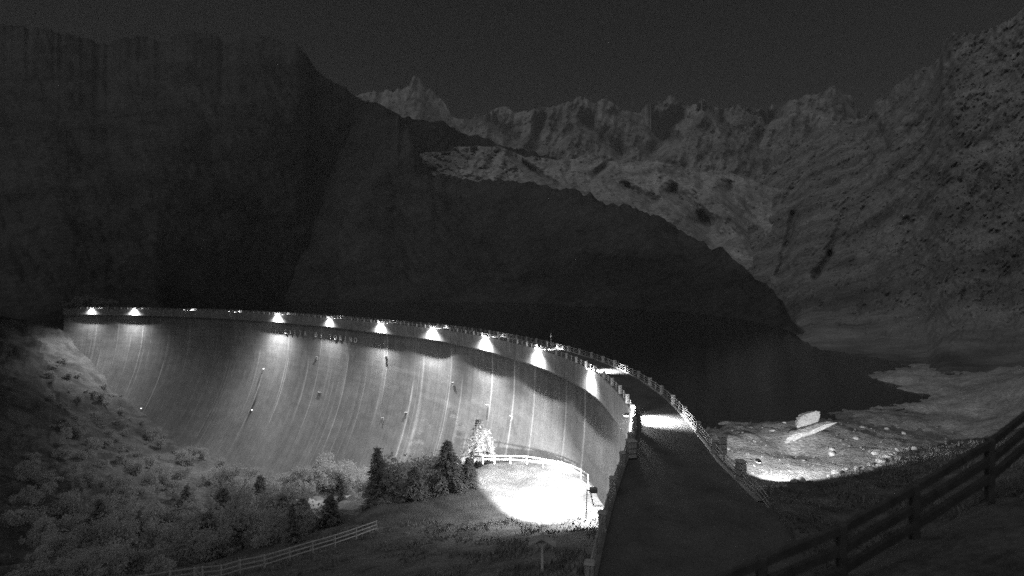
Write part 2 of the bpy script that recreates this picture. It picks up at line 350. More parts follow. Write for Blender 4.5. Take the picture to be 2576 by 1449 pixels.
# gate pillars where the crest road starts
def gate_pillar(px, py, w, h, label, z=.16):
    p = atz(px, py, z); r = empty('gate_pillar', p, R(12)); tag(r, label, 'pillar')
    b = MB(); b.box((0, 0, h / 2), (w, w, h), None, .05); obj('shaft', b.mesh('shaft', M_pillar), r)
    b = MB(); b.box((0, 0, h + .09), (w * 1.2, w * 1.2, .18), None, .08); obj('cap', b.mesh('cap', M_pillar), r)
    b = MB(); b.box((0, 0, h * .62), (w * 1.04, w * 1.04, .05)); b.box((0, 0, h * .3), (w * 1.04, w * 1.04, .05)); obj('band', b.mesh('band', M_darkbar), r)
gate_pillar(1588, 1150, .72, 1.35, 'square block pillar beside the far lamp band, on the left edge of the crest road')
gate_pillar(1812, 1140, .85, 1.5, 'dark capped block pillar on the right edge of the crest road')
gate_pillar(1864, 1207, .62, 1.35, 'pale faced block pillar nearest the bright gravel on the right road edge')

# ------------------------------------------------------------------ lamps
def add_light(name, kind, parent, loc, power, target=None, size=None, blend=None, rad=.12):
    d = bpy.data.lights.new(name, kind); d.energy = power; d.shadow_soft_size = rad
    if kind == 'SPOT': d.spot_size = R(size); d.spot_blend = blend
    o = bpy.data.objects.new(name, d); C.objects.link(o); o.parent = parent; o.location = loc
    if target is not None: o.rotation_euler = (Vector(target) - Vector(loc)).to_track_quat('-Z', 'Y').to_euler()
    return o
arm = MB(); arm.tube([(0, -.25, .1), (0, -.25, .75), (0, .2, .95), (0, .6, .8)], .05, 6); arm.box((0, -.25, .25), (.22, .08, .5)); arm_m = arm.mesh('bracket', M_metal)
hd = MB(); hd.box((0, .62, .72), (.5, .62, .16), None, .06); hd.box((0, .62, .83), (.3, .4, .08), None, .03); hd_m = hd.mesh('lamp_head', M_metal)
bl = MB(); bl.box((0, .62, .58), (.42, .5, .14), None, .06); bl_m = bl.mesh('lens', M_bulb)
lampdat = [  # px, face power factor, road power factor, label
    (228, .55, .3, 'first wall lamp at the far left end of the dam crest'),
    (335, .9, .2, 'wall lamp with round glow, second from the far left end'),
    (462, 0, 4.0, 'wide low lamp above the dark part of the dam face, third from the left'),
    (575, 0, .9, 'smallest faint lamp of the crest, fourth from the left'),
    (695, 1.5, .4, 'bright wall lamp above the first raised letters'),
    (825, .55, .6, 'wall lamp above the raised letters with a twin glow'),
    (953, .9, .35, 'wall lamp seventh from the left along the crest'),
    (1083, .9, .5, 'wall lamp eighth from the left, crest middle'),
    (1215, .9, .3, 'wall lamp ninth from the left with long white streak'),
    (1345, .9, .8, 'wall lamp just left of the slim instrument mast'),
    (1475, .9, 1.4, 'wall lamp at the far bright band across the crest road'),
    (1577, .9, 2.2, 'nearest wall lamp beside the wide bright band across the road')]
FACEW, ROADW = 92000, 1500
for k, (px, fp, rp, lab) in enumerate(lampdat):
    us_ = np.arange(8, LEN, .1); c = crest(us_) + cnorm(us_) * .9; x = CX + F * c[:, 0] / c[:, 1]; x = np.where(c[:, 1] > 45, x, 1e9); u = us_[abs(x - px).argmin()]
    n = cnorm(u); root = empty('wall_lamp', cpt(u, 0, 0), math.atan2(n[1], n[0]) - R(90)); tag(root, lab, 'lamp')
    obj('bracket', arm_m, root); obj('lamp_head', hd_m, root); obj('lens', bl_m, root)
    if fp: add_light('face_light', 'SPOT', root, (0, .64, .36), (.85 + .3 * (k * 37 % 10) / 10) * FACEW * fp * (.6 if k == 11 else (.35 if k == 10 else (.65 if k == 9 else 1))), (0, 1.4, -10), 150, 1.0); add_light('lens_spill', 'POINT', root, (0, .9, .5), (6500 if k == 11 else 1900) * fp, rad=.3)
    if rp:
        a_ = add_light('road_light', 'AREA', root, (0 if k < 11 else .5, -.58, 1.05), ROADW * rp, (0 if k < 11 else .5, -4.2, -1.2)); a_.data.shape = 'RECTANGLE'; a_.data.size = 1.2 if k < 10 else 3.6; a_.data.size_y = .16; a_.data.spread = R(70)

# lamp by the near parapet that floods the yard below, and the one on the yard fence
n13 = cnorm(30); pL = atz(1497, 1262, .3); root = empty('flood_lamp', pL, 0); tag(root, 'flood lamp hung outside the near left parapet above the yard', 'lamp')
b = MB(); b.tube([(.5, 0, -.3), (-.1, 0, -.3), (-.35, 0, .75)], .04, 6); b.tube([(-.55, 0, .9), (-.62, .1, -1.4)], .035, 6); b.tube([(-.55, 0, .75), (0, 0, .8)], .035, 6); obj('bracket', b.mesh('bracket', M_metal), root)
b = MB(); b.box((-.1, .1, .75), (.55, .3, .35), None, .05); obj('lamp_head', b.mesh('lamp_head', M_metal), root)
b = MB(); b.box((-.12, .27, .72), (.45, .05, .26)); obj('lens', b.mesh('lens', M_bulb), root)
tgt = Vector((2.4, 69, -10.8)) - Vector(pL)
add_light('yard_light', 'SPOT', root, (-.15, .45, .72), 850000, tgt, 25, .5, .15)
pF = at(1413, 1167, 74); root = empty('flood_lamp', pF, 0); tag(root, 'small flood lamp on the yard fence with a star shaped glare', 'lamp')
b = MB(); b.tube([(0, 0, -1.1), (0, 0, .0)], .05, 6); obj('bracket', b.mesh('bracket', M_metal), root)
b = MB(); b.box((0, 0, .12), (.42, .26, .3), None, .05); obj('lamp_head', b.mesh('lamp_head', M_metal), root)
b = MB(); b.box((0, .16, .12), (.36, .05, .24)); b.box((-.24, 0, .12), (.04, .2, .2)); b.box((0, 0, .3), (.2, .2, .06)); obj('lens', b.mesh('lens', M_bulb), root)
add_light('dam_light', 'SPOT', root, (.0, .4, .3), 50000, (-14, 18, 2.5), 90, .9, .15)
add_light('yard_glow', 'POINT', root, (0, -1.2, 1.6), 1500)
# lamp lighting the shore gravel
_us = np.arange(25, 60, .1); _oy = (crest(_us) - cnorm(_us) * (width(_us) + .5)[:, None]); _k = abs(_oy[:, 1] - 38.8).argmin(); pS = np.append(_oy[_k], 1.9); root = empty('flood_lamp', pS, 0); tag(root, 'flood lamp hidden outside the right parapet lighting the gravel shore', 'lamp')
b = MB(); b.tube([(-.3, 0, .1), (.35, 0, .15)], .04, 6); obj('bracket', b.mesh('bracket', M_metal), root)
b = MB(); b.box((.35, 0, 0), (.3, .4, .2), None, .04); obj('lamp_head', b.mesh('lamp_head', M_metal), root)
b = MB(); b.box((.38, .05, -.12), (.22, .3, .04)); obj('lens', b.mesh('lens', M_bulb), root)
add_light('shore_light', 'SPOT', root, (.6, .2, .0), 60000, (18.7, 25.2, -5.2), 58, 1.0, .15)

# instrument mast on the lake side
p = atz(1386, 873, .1); root = empty('mast', p); tag(root, 'slim instrument mast with a pale ball on the lake side of the crest', 'mast')
b = MB(); b.tube([(0, 0, 0), (0, 0, 3.6)], .06, 6); obj('pole', b.mesh('pole', M_rail), root)
bm = bmesh.new(); bmesh.ops.create_icosphere(bm, subdivisions=2, radius=.28); me = bpy.data.meshes.new('ball'); bm.to_mesh(me); bm.free(); me.materials.append(M_letter); obj('ball', me, root, (0, 0, 2.7))
b = MB(); b.box((-.9, 0, .6), (.25, .25, 1.2), None, .03); b.box((-.9, 0, 1.3), (.35, .35, .15)); obj('cabinet', b.mesh('cabinet', M_pillar), root)

# ------------------------------------------------------------------ terrain
def tps(P, reg=2.0):
    P = np.array(P); n = len(P); xy = P[:, :2]; r = np.linalg.norm(xy[:, None] - xy[None], axis=-1)
    Kx = np.where(r > 0, r * 1.0, 0); A_ = np.zeros((n + 3, n + 3)); A_[:n, :n] = Kx + 0 * np.eye(n); A_[:n, n] = 1; A_[:n, n + 1:] = xy; A_[n, :n] = 1; A_[n + 1:, :n] = xy.T
    w = np.linalg.lstsq(A_, np.r_[P[:, 2], 0, 0, 0], rcond=None)[0]
    def f(X, Y):
        q = np.stack([np.ravel(X), np.ravel(Y)], -1); out = np.zeros(len(q))
        for a in range(0, len(q), 20000):
            s = q[a:a + 20000]; rr = np.linalg.norm(s[:, None] - xy[None], axis=-1); out[a:a + 20000] = rr @ w[:n] + w[n] + s @ w[n + 1:]
        return out.reshape(np.shape(X))
    return f
toe = [(165, 835), (180, 860), (230, 915), (300, 985), (360, 1050), (430, 1105), (490, 1140), (560, 1174), (650, 1195), (750, 1205), (850, 1212), (950, 1220), (1050, 1222), (1150, 1212), (1250, 1190), (1330, 1190), (1420, 1205)]
toe3 = [face_at(*q)[2] for q in toe]
YARD_Z = -10.8
down = [tuple(t) for t in toe3]
def A3(*q): down.append(tuple(at(*q)))
for q in [(920, 1262, 112), (860, 1285, 105), (800, 1240, 165), (650, 1225, 215), (500, 1205, 235), (300, 1250, 175), (200, 1100, 255), (0, 1000, 250), (0, 1200, 150), (0, 1449, 95),
          (-300, 1000, 200), (-300, 1400, 90), (-600, 900, 200), (200, 1400, 112), (400, 1250, 185), (100, 850, 350), (0, 800, 380), (-200, 760, 400), (900, 1335, 63), (800, 1365, 62), (700, 1400, 62), (600, 1390, 80), (500, 1430, 76), (300, 1449, 84),
          (700, 1310, 108), (850, 1300, 95), (500, 1330, 118), (600, 1290, 150), (1000, 1265, 85), (1100, 1250, 84), (1200, 1220, 88),
          (947, 1338, 54), (896, 1356, 52), (842, 1374, 49.5), (786, 1391, 47), (728, 1409, 45), (665, 1428, 43), (603, 1443, 41.5), (556, 1457, 40), (428, 1470, 38), (300, 1490, 36), (0, 1520, 33), (-300, 1560, 30),
          (1000, 1400, 42), (1200, 1400, 40), (1365, 1449, 31), (1300, 1345, 47), (1100, 1449, 34), (800, 1449, 38), (1420, 1400, 34), (1490, 1330, 39), (900, 1600, 24), (1300, 1700, 18), (500, 1700, 22), (0, 1800, 20)]: A3(*q)
yard_poly = np.array([(-17.5, 57), (-16, 60.5), (-8, 63.5), (-5.2, 66), (-5.5, 71), (-3, 75.2), (2, 77.2), (6.0, 76.6), (8.8, 73.2), (10.0, 68), (10.2, 61), (9, 58.5), (4, 57.2), (-4, 57.4), (-13, 56)])
for q in yard_poly: down.append((q[0], q[1], YARD_Z))
down += [(13, 66, -17), (13.5, 60, -14), (12.3, 73, -20), (8, 83, -23), (0, 86, -25), (12, 55, -11.2), (0, 60, YARD_Z), (5, 65, YARD_Z), (-10, 58, YARD_Z), (3, 70, YARD_Z), (5.5, 12, 8.5), (0, 8, 9.5), (-8, 8, 8.5), (-15, 12, 5), (2, 20, -1), (3.5, 28, -1.5), (-30, 5, 6), (0, 0, 10.5), (0, -12, 11), (-30, -10, 9)]
f_down = tps(down)
def poly_sd(X, Y, P):                           # signed distance, negative inside
    x = np.ravel(X); y = np.ravel(Y); d = np.full(len(x), 1e9); ins = np.zeros(len(x), bool)
    for i in range(len(P)):
        a = P[i]; b = P[(i + 1) % len(P)]; e = b - a; t = np.clip(((x - a[0]) * e[0] + (y - a[1]) * e[1]) / (e @ e), 0, 1)
        d = np.minimum(d, np.hypot(x - a[0] - t * e[0], y - a[1] - t * e[1])); c = ((a[1] > y) != (b[1] > y)) & (x < (b[0] - a[0]) * (y - a[1]) / (b[1] - a[1] + 1e-12) + a[0]); ins ^= c
    return np.where(ins, -d, d).reshape(np.shape(X))
def z_down(X, Y):
    z = f_down(X, Y); r = np.hypot(X, Y)
    amp = np.clip((r - 45) / 120, 0, 1)
    z = z + (fbm(X * .045, Y * .045, 41, 4, True) - .55) * 9 * amp + (fbm(X * .25, Y * .25, 43, 3) - .5) * (.5 + 1.8 * amp)
    sd = poly_sd(X, Y, yard_poly); w = np.clip(1 - sd / 2.2, 0, 1); w = w * w * (3 - 2 * w)
    return z * (1 - w) + YARD_Z * w
cols = np.arange(-900, 1800, 5.0); rows = np.exp(np.linspace(math.log(7), math.log(440), 300))
PX, RY = np.meshgrid(cols, rows, indexing='ij'); TX = (PX - CX) / F * RY; TY = RY
TZ = z_down(TX, TY); UU, SD = sdist(TX, TY)
TZ = np.where(SD < .3, np.minimum(TZ, -.6), TZ)
near_end = (UU < 3)
keepv = (SD > -2.2) | (UU > LEN - 4)
kf = keepv[:-1, :-1] | keepv[1:, 1:] | keepv[1:, :-1] | keepv[:-1, 1:]
sd_yard = poly_sd(TX, TY, yard_poly)
fx = .25 * (sd_yard[:-1, :-1] + sd_yard[1:, 1:] + sd_yard[1:, :-1] + sd_yard[:-1, 1:])
fr = .25 * (RY[:-1, :-1] + RY[1:, 1:] + RY[1:, :-1] + RY[:-1, 1:])
V = np.stack([TX, TY, TZ], -1).reshape(-1, 3)
me = fastmesh('hillside', V, grid_faces(*TX.shape, kf), M_slope); me.materials.append(M_grass); me.materials.append(M_scrub_shade); me.materials.append(M_plat)
cxm = .5 * (TX[:-1, :-1] + TX[1:, 1:]); cym = .5 * (TY[:-1, :-1] + TY[1:, 1:]); cpx0 = CX + F * cxm / cym + 60 * (fbm(cxm * .06, cym * .06, 78, 3) - .5); cpa = CX + F * cxm / cym; cpx = cpa + 420 * (fbm(cpa * .012, np.log(cym) * 5, 77, 5) - .5)
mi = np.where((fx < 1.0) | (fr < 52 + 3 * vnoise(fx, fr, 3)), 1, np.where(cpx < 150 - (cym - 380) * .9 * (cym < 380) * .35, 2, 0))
clr = (cpx0 > 745) & (cpx0 < 955) & (cym > 88 + 10 * vnoise(cxm * .1, cym * .1, 6)) & (cym < 140 + 20 * vnoise(cxm * .1, cym * .1, 7)) & (mi == 0)
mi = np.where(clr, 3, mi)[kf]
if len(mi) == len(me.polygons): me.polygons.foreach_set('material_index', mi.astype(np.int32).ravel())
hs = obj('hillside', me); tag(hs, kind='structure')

# lake-side ground
WZ = -5.0
up = [tuple(at(*q)) for q in [(1870, 1130, 58), (1900, 1190, 48), (2000, 1150, 60), (1900, 1084, 66), (1830, 1100, 62), (2035, 1090, 64), (2100, 1062, 70), (2250, 1045, 76), (2400, 1010, 84), (2500, 975, 88), (2576, 950, 78), (2700, 900, 75), (2900, 850, 75),
      (1915, 1245, 37.5), (2060, 1207, 43.5), (2200, 1168, 50), (2350, 1128, 58), (2450, 1108, 64), (2576, 1080, 60),
      (2150, 1130, 57), (2250, 1085, 68), (2350, 1075, 72), (2450, 1050, 76),
      (2050, 1260, 36), (2200, 1260, 35), (2350, 1230, 36), (2500, 1150, 40), (2700, 1100, 40), (2000, 1330, 31), (2200, 1400, 26), (2400, 1400, 24), (2000, 1449, 26.5)]]
up += [(19.2, 46, -1.2), (20.3, 54, -3.0), (21.3, 62, -4.4), (22, 72, -5.8), (30, 78, -5.6), (44, 80, -5.6), (60, 84, -4.9), (76, 97, -5.1), (85, 97, -3.6), (97, 105, -2.4), (86, 112, -3.4), (115, 100, 0.5), (15, 90, -9), (20, 130, -14), (50, 110, -10), (0, 200, -20),
       (18.2, 40, -.3), (17.5, 36, -.1), (16, 28, .1), (13, 19, .2), (25, 20, 2.6), (30, 24, 3.6), (40, 30, 5.5), (16, 10.5, 9.6), (14.5, 13.6, 10.3), (11.5, 12.4, 9.85), (8.6, 11.2, 9.5), (6.6, 10.2, 9.25), (4.6, 9.6, 8.9), (3, 9.2, 8.7), (9, 5, 11.2), (4, 3, 11), (18, 5, 13), (30, 10, 12),
       (9.5, 17, 3.2), (12.6, 18.0, 3.0), (16.5, 19.5, 4.4), (7, 16.5, 1.5), (22, 16, 7)]
f_up = tps(up)
rows2 = np.exp(np.linspace(math.log(3.0), math.log(170), 300)); cols2 = np.arange(1380, 3700, 5.0)
PX, RY = np.meshgrid(cols2, rows2, indexing='ij'); UX = (PX - CX) / F * RY; UY = RY
def z_up(X, Y):
    z = f_up(X, Y); a = np.clip((Y - 30) / 40, 0.15, 1)
    return z + (fbm(X * .22, Y * .22, 61, 4) - .5) * 1.3 * a + (fbm(X * 1.1, Y * 1.1, 63, 3) - .5) * .5 * a + (fbm(X * 3.3, Y * 3.3, 65, 2) - .5) * .22 * a
UZ = z_up(UX, UY); UU2, SD2 = sdist(UX, UY); W2 = width(UU2)
inside = SD2 > -W2 - .15
hillend = np.clip((16 - UY) / 5, 0, 1)
UZ = np.where(inside & (UY > 14), np.minimum(UZ, -.5), UZ)
keepv = (SD2 < -W2 + 1.2) | (UY < 17)
kf = keepv[:-1, :-1] & keepv[1:, 1:] & keepv[1:, :-1] & keepv[:-1, 1:]
V = np.stack([UX, UY, UZ], -1).reshape(-1, 3)
me = fastmesh('shore', V, grid_faces(*UX.shape, kf), M_shore); me.materials.append(M_grass)
yy = .25 * (UY[:-1, :-1] + UY[1:, 1:] + UY[1:, :-1] + UY[:-1, 1:]); xx = .25 * (UX[:-1, :-1] + UX[1:, 1:] + UX[1:, :-1] + UX[:-1, 1:])
edge_y = np.interp(xx, [17, 26, 35.4, 47.8, 57.7, 60, 90], [37.5, 43.5, 50, 58, 64, 62, 60])
mi = (yy < edge_y + (vnoise(xx * .8, yy * .8, 4) - .5) * 1.5)[kf].astype(np.int32)
if len(mi) == len(me.polygons): me.polygons.foreach_set('material_index', mi.ravel())
sh = obj('shore', me); tag(sh, kind='structure')

# lake
cols3 = np.arange(-1200, 3000, 30.0); rows3 = np.exp(np.linspace(math.log(45), math.log(5000), 90))
PX, RY = np.meshgrid(cols3, rows3, indexing='ij'); LX = (PX - CX) / F * RY; LY = RY; LU, LD = sdist(LX, LY)
keepv = (LD < -2) & ~((LU > LEN - 3) & (LY < 372)) & ~((LX < -322) & (LY < 480)); kf = keepv[:-1, :-1] & keepv[1:, 1:] & keepv[1:, :-1] & keepv[:-1, 1:]
lk = obj('lake', fastmesh('lake', np.stack([LX, LY, 0 * LX + WZ], -1).reshape(-1, 3), grid_faces(*LX.shape, kf), M_water, False)); tag(lk, kind='structure')

# ------------------------------------------------------------------ mountains: slopes at their own distances, and a dark spur for moon shadow
def mountain(name, m, x0, x1, step, base, top, nrow, dpow=1.0, amp=.1, seed=1, freq=5.0, rough_top=6, back=.35, gullies=(), fine=0.0, theta=0):
    """base/top: lists of (px, py, depth); rows run from foot to ridge, then down behind it"""
    px = np.arange(x0, x1 + step, step, dtype=float); base = np.array(base, float); top = np.array(top, float)
    yb = np.interp(px, base[:, 0], base[:, 1]); db = np.exp(np.interp(px, base[:, 0], np.log(base[:, 2])))
    yt = np.interp(px, top[:, 0], top[:, 1]); dt = np.exp(np.interp(px, top[:, 0], np.log(top[:, 2])))
    ker = np.ones(9) / 9; db = np.exp(np.convolve(np.pad(np.log(db), 4, 'edge'), ker, 'valid')); dt = np.exp(np.convolve(np.pad(np.log(dt), 4, 'edge'), ker, 'valid'))
    yt = yt + (fbm(px * .035, px * 0, seed + 3, 4, True) - .6) * rough_top * 2.2
    t = np.linspace(0, 1, nrow)[None]; kw = 61; ys = np.convolve(np.pad(yt, kw // 2, 'edge'), np.hanning(kw) / np.hanning(kw).sum(), 'valid'); y = yb[:, None] + (ys - yb)[:, None] * t + (yt - ys)[:, None] * t ** 7
    dep = db[:, None] * (dt / db)[:, None] ** (t ** dpow)
    env = np.clip(t * 5, 0, 1)
    ln = np.log(dep) * freq * 1.2; ax = px[:, None] / 1288 * freq * 1.6
    th = R(theta); q1 = (px[:, None] * math.cos(th) + y * math.sin(th)) / 1288 * freq * 2; q2 = (-px[:, None] * math.sin(th) + y * math.cos(th)) / 1288 * freq * 2
    nz = (fbm(q1, q2 * .5, seed, 6, True) - .55) + .6 * (fbm(q1 * 2.3 + 4, q2 * 1.6, seed + 5, 5, True) - .55)
    if fine: nz = nz + fine * .7 * (fbm(q1 * 5.3 + q2 * 1.7, q2 * 3.1 - q1 * 1.9, seed + 9, 4, True) - .5)
    for gx0, gy0, gx1, gy1, gw, ga in gullies:
        vx, vy = gx1 - gx0, gy1 - gy0; q = np.clip(((px[:, None] - gx0) * vx + (y - gy0) * vy) / (vx * vx + vy * vy), 0, 1); wob = 14 * (fbm(y * .03, px[:, None] * .01, 3, 3) - .5)
        dd = np.hypot(px[:, None] + wob - gx0 - q * vx, y - gy0 - q * vy); nz = nz + .65 * ga * np.exp(-(dd / gw) ** 2)
    dep = dep * (1 + amp * nz * env * 2)
    X = (px[:, None] - CX) / F * dep; Z = 15 - (y - CY) / F * dep
    bx, bY, bZ = [], [], []
    for k in range(1, 5):
        s = 1 + back * k / 4; bx.append(X[:, -1] * s); bY.append(dep[:, -1] * s); bZ.append(Z[:, -1] - (Z[:, -1] + 20) * (k / 4))
    X = np.c_[X, np.array(bx).T]; D = np.c_[dep, np.array(bY).T]; Z = np.c_[Z, np.array(bZ).T]
    V = np.stack([X, D, Z], -1).reshape(-1, 3); Fc = grid_faces(*X.shape)
    o = obj(name, fastmesh(name, V, Fc, m)); tag(o, kind='structure'); return o
WATER = lambda y, e=0: (15 - WZ + e) * F / (y - CY)
# far range
mountain('mountain_range', M_far, 820, 2420, 3,
         [(820, 730, 1700), (1400, 722, 1900), (1900, 720, 1500), (2420, 700, 1200)],
         [(820, 262, 3800), (880, 240, 3800), (960, 232, 3700), (1000, 224, 3700), (1030, 222, 3700), (1043, 186, 3600), (1075, 225, 3550), (1100, 243, 3500), (1140, 292, 3400), (1165, 300, 3400), (1200, 284, 3400), (1225, 288, 3400), (1260, 266, 3400), (1290, 282, 3400), (1330, 276, 3300), (1370, 262, 3300), (1400, 270, 3300), (1430, 252, 3300), (1470, 244, 3300), (1500, 262, 3200), (1530, 256, 3200), (1560, 272, 3200), (1610, 280, 3100), (1640, 262, 3100),
          (1700, 246, 3000), (1720, 262, 3000), (1760, 256, 2900), (1790, 274, 2900), (1850, 264, 2900), (1920, 276, 2800), (1960, 266, 2800), (1985, 252, 2700), (2010, 254, 2700), (2050, 240, 2700), (2080, 226, 2700), (2100, 210, 2700), (2118, 228, 2700), (2140, 240, 2700), (2155, 268, 2700), (2190, 296, 2600), (2300, 300, 2500), (2420, 300, 2400)],
         200, 1.0, .05, 5, 8.0, 12, .3, [(1060, 190, 1130, 330, 34, 2.6), (1600, 275, 1690, 350, 22, 2.2), (1700, 290, 1640, 380, 18, 1.8), (1360, 300, 1345, 370, 12, 1.2), (1470, 300, 1560, 385, 16, 1.6), (1800, 280, 1850, 360, 12, 1.0), (2120, 230, 2165, 300, 10, 1.5), (1930, 300, 1900, 380, 14, 1.0), (1240, 300, 1290, 350, 14, 1.2)], .5, 8)
# pale valley shelf above the dark spur
mountain('moraine', M_shelf, 1035, 2060, 3, [(1035, 462, 1300), (1200, 462, 1290), (1440, 492, 1100), (1600, 545, 900), (1740, 620, 740), (1900, 740, 560), (2060, 820, 330)],
         [(1035, 398, 1420), (1060, 388, 1450), (1120, 386, 1460), (1145, 368, 1500), (1250, 366, 1520), (1320, 392, 1520), (1400, 404, 1500), (1480, 396, 1480), (1560, 410, 1450), (1650, 402, 1400), (1760, 430, 1350), (1850, 440, 1300), (1950, 470, 1250), (2060, 500, 1200)],
         90, 1.0, .035, 15, 9.0, 5, .15, [(1290, 388, 1400, 470, 9, 2.2), (1580, 470, 1640, 510, 12, 2.4), (1690, 480, 1790, 560, 18, 2.6), (1540, 400, 1500, 440, 8, 1.5), (1835, 480, 1925, 640, 20, 3.0), (1760, 560, 1800, 600, 26, 3.0)], .8, -60)
# right mountain
WD = lambda x, d: (x, CY + 20 * F / d, d)
mountain('mountain', M_rockhill, 1800, 3700, 3,
         [WD(1800, 420), WD(1935, 330), WD(1985, 262), WD(2004, 214), WD(2020, 180), (1992 + 40, 884, WATER(884)), (2050, 893, WATER(893)), (2160, 906, WATER(906)), (2280, 926, WATER(926)), (2330, 944, 117), (2370, 940, 108), (2450, 945, 104), (2600, 950, 98), (3000, 1000, 90), (3700, 1100, 70)],
         [(1800, 520, 1500), (1880, 470, 1600), (1950, 420, 1600), (2020, 350, 1650), (2080, 325, 1650), (2120, 300, 1600), (2180, 292, 1500), (2200, 262, 1450), (2215, 244, 1400), (2235, 238, 1350), (2250, 212, 1300), (2275, 204, 1250), (2300, 180, 1200), (2335, 164, 1100), (2362, 150, 1000), (2372, 104, 970), (2385, 90, 940), (2400, 82, 900), (2440, 86, 880), (2480, 80, 850), (2520, 62, 800), (2576, 20, 760), (2800, -150, 650), (3200, -250, 550), (3700, -200, 450)],
         330, .9, .036, 25, 12.0, 9, .3, [(1995, 540, 1985, 610, 9, 2.2), (2130, 530, 2085, 640, 7, 1.2), (2180, 510, 2120, 620, 7, .8), (2090, 640, 2050, 700, 8, 2.4), (1980, 620, 1960, 690, 10, 2.0), (2290, 560, 2270, 640, 12, 1.2), (2200, 300, 2230, 380, 10, 1.2), (2480, 420, 2420, 560, 10, 1.0), (2010, 460, 1980, 500, 12, 1.6)], .8, 28)
# dark spur added in place of the moon shadow over valley and lake
mountain('shadow_spur', M_shaded, 700, 2018, 4,
         [(700, 757, 800), (1300, 762, 680), (1500, 772, 540), (1700, 784, 430), (1850, 800, 340), (1960, 830, 255), (2018, 852, 203)],
         [(700, 300, 1500), (900, 300, 1450), (1000, 300, 1400), (1040, 345, 1350), (1060, 400, 1300), (1090, 444, 1250), (1200, 449, 1200), (1350, 462, 1050), (1440, 478, 950), (1530, 510, 850), (1600, 520, 780), (1680, 556, 700), (1740, 592, 640), (1800, 632, 560), (1815, 622, 540), (1860, 668, 470), (1920, 712, 390), (1965, 752, 330), (1985, 790, 270), (2010, 832, 226), (2018, 845, 212)],
         120, 1.0, .02, 35, 8.0, 11, .12, (), .3, -40)
# left mountain, its moon shade put into a dark colour
mountain('shaded_mountain', M_shaded, -1600, 1400, 4,
         [(-1600, 900, 330), (-600, 900, 350), (0, 850, 400), (150, 845, 405), (400, 830, 470), (800, 765, 900), (1000, 757, 1300), (1180, 755, 1420), (1400, 750, 1450)],
         [(-1600, 100, 800), (-300, 40, 1150), (0, 62, 1250), (90, 70, 1250), (190, 88, 1280), (250, 112, 1300), (340, 92, 1330), (420, 100, 1350), (470, 78, 1350), (560, 98, 1350), (640, 84, 1350), (700, 104, 1350), (735, 108, 1350), (764, 128, 1350), (796, 176, 1400), (857, 216, 1450), (903, 247, 1500), (960, 262, 1520), (1007, 290, 1550), (1060, 300, 1600), (1120, 312, 1650), (1180, 340, 1700), (1215, 350, 1700), (1300, 372, 1700), (1400, 400, 1700)],
         170, 1.0, .012, 45, 7.0, 9, .3, (), .3, -35)

# ------------------------------------------------------------------ rocks
def rock_mesh(seed, sub=3, sq=(1, 1, .8), m=M_rock, cut=3):
    r = random.Random(seed); bm = bmesh.new(); bmesh.ops.create_icosphere(bm, subdivisions=sub, radius=1)
    pl = [(Vector((r.gauss(0, 1), r.gauss(0, 1), r.gauss(0, 1))).normalized(), r.uniform(.62, .9)) for _ in range(9)]
    for v in bm.verts:
        for n, d in pl:
            k = v.co.dot(n)
            if k > d: v.co -= n * (k - d)
        v.co *= 1 + .03 * math.sin(v.co.x * 9 + seed) * math.cos(v.co.y * 8)
        v.co = Vector((v.co.x * sq[0], v.co.y * sq[1], v.co.z * sq[2]))
    me = bpy.data.meshes.new('rock'); bm.to_mesh(me); bm.free(); me.materials.append(m); return me
# the big upright boulder, outline as in the photograph, with real thickness
def slab(name, pts, Y, thick, m):
    bm = bmesh.new(); c = np.mean([at(x, y, Y) for x, y in pts], axis=0)
    fr_ = [bm.verts.new(Vector(at(x, y, Y) - c)) for x, y in pts]; f0 = bm.faces.new(fr_); f0.normal_update()
    ex = bmesh.ops.extrude_face_region(bm, geom=[f0]); vs = [g for g in ex['geom'] if isinstance(g, bmesh.types.BMVert)]
    for v in vs: v.co = v.co * .8 + Vector((.3, thick, -.1))
    bmesh.ops.recalc_face_normals(bm, faces=bm.faces); bmesh.ops.triangulate(bm, faces=bm.faces)
    bmesh.ops.bevel(bm, geom=bm.edges[:], offset=.12, segments=2, affect='EDGES')
    rr = random.Random(3)
    bmesh.ops.subdivide_edges(bm, edges=bm.edges[:], cuts=1)
    for v in bm.verts: v.co += Vector((rr.gauss(0, .018), rr.gauss(0, .018), rr.gauss(0, .018)))
    me = bpy.data.meshes.new(name); bm.to_mesh(me); bm.free(); me.materials.append(m); return me, c
me, c = slab('boulder', [(2005, 1082), (2007, 1062), (2012, 1052), (2024, 1042), (2062, 1033), (2066, 1040), (2058, 1068), (2042, 1075), (2020, 1084)], 64, 1.6, M_rock)
tag(obj('boulder', me, None, c), 'large pale boulder standing upright at the edge of the dark lake', 'boulder')
me, c = slab('boulder', [(1972, 1116), (1974, 1108), (1990, 1096), (2010, 1090), (2040, 1084), (2075, 1070), (2110, 1062), (2060, 1088), (2020, 1100), (1995, 1112)], 59, 1.8, M_rock)
tag(obj('rock_slab', me, None, c), 'long low rock slab in front of the upright boulder', 'rock')
rocks = [rock_mesh(s, 2) for s in range(5)]
peb = [rock_mesh(s, 2, (1, .8, .7), M_shore) for s in range(20, 25)]
rr = random.Random(9)
def px_ground(px, Y, zf): X = (px - CX) / F * Y; return (X, Y, float(zf(np.array([X]), np.array([Y]))[0]))
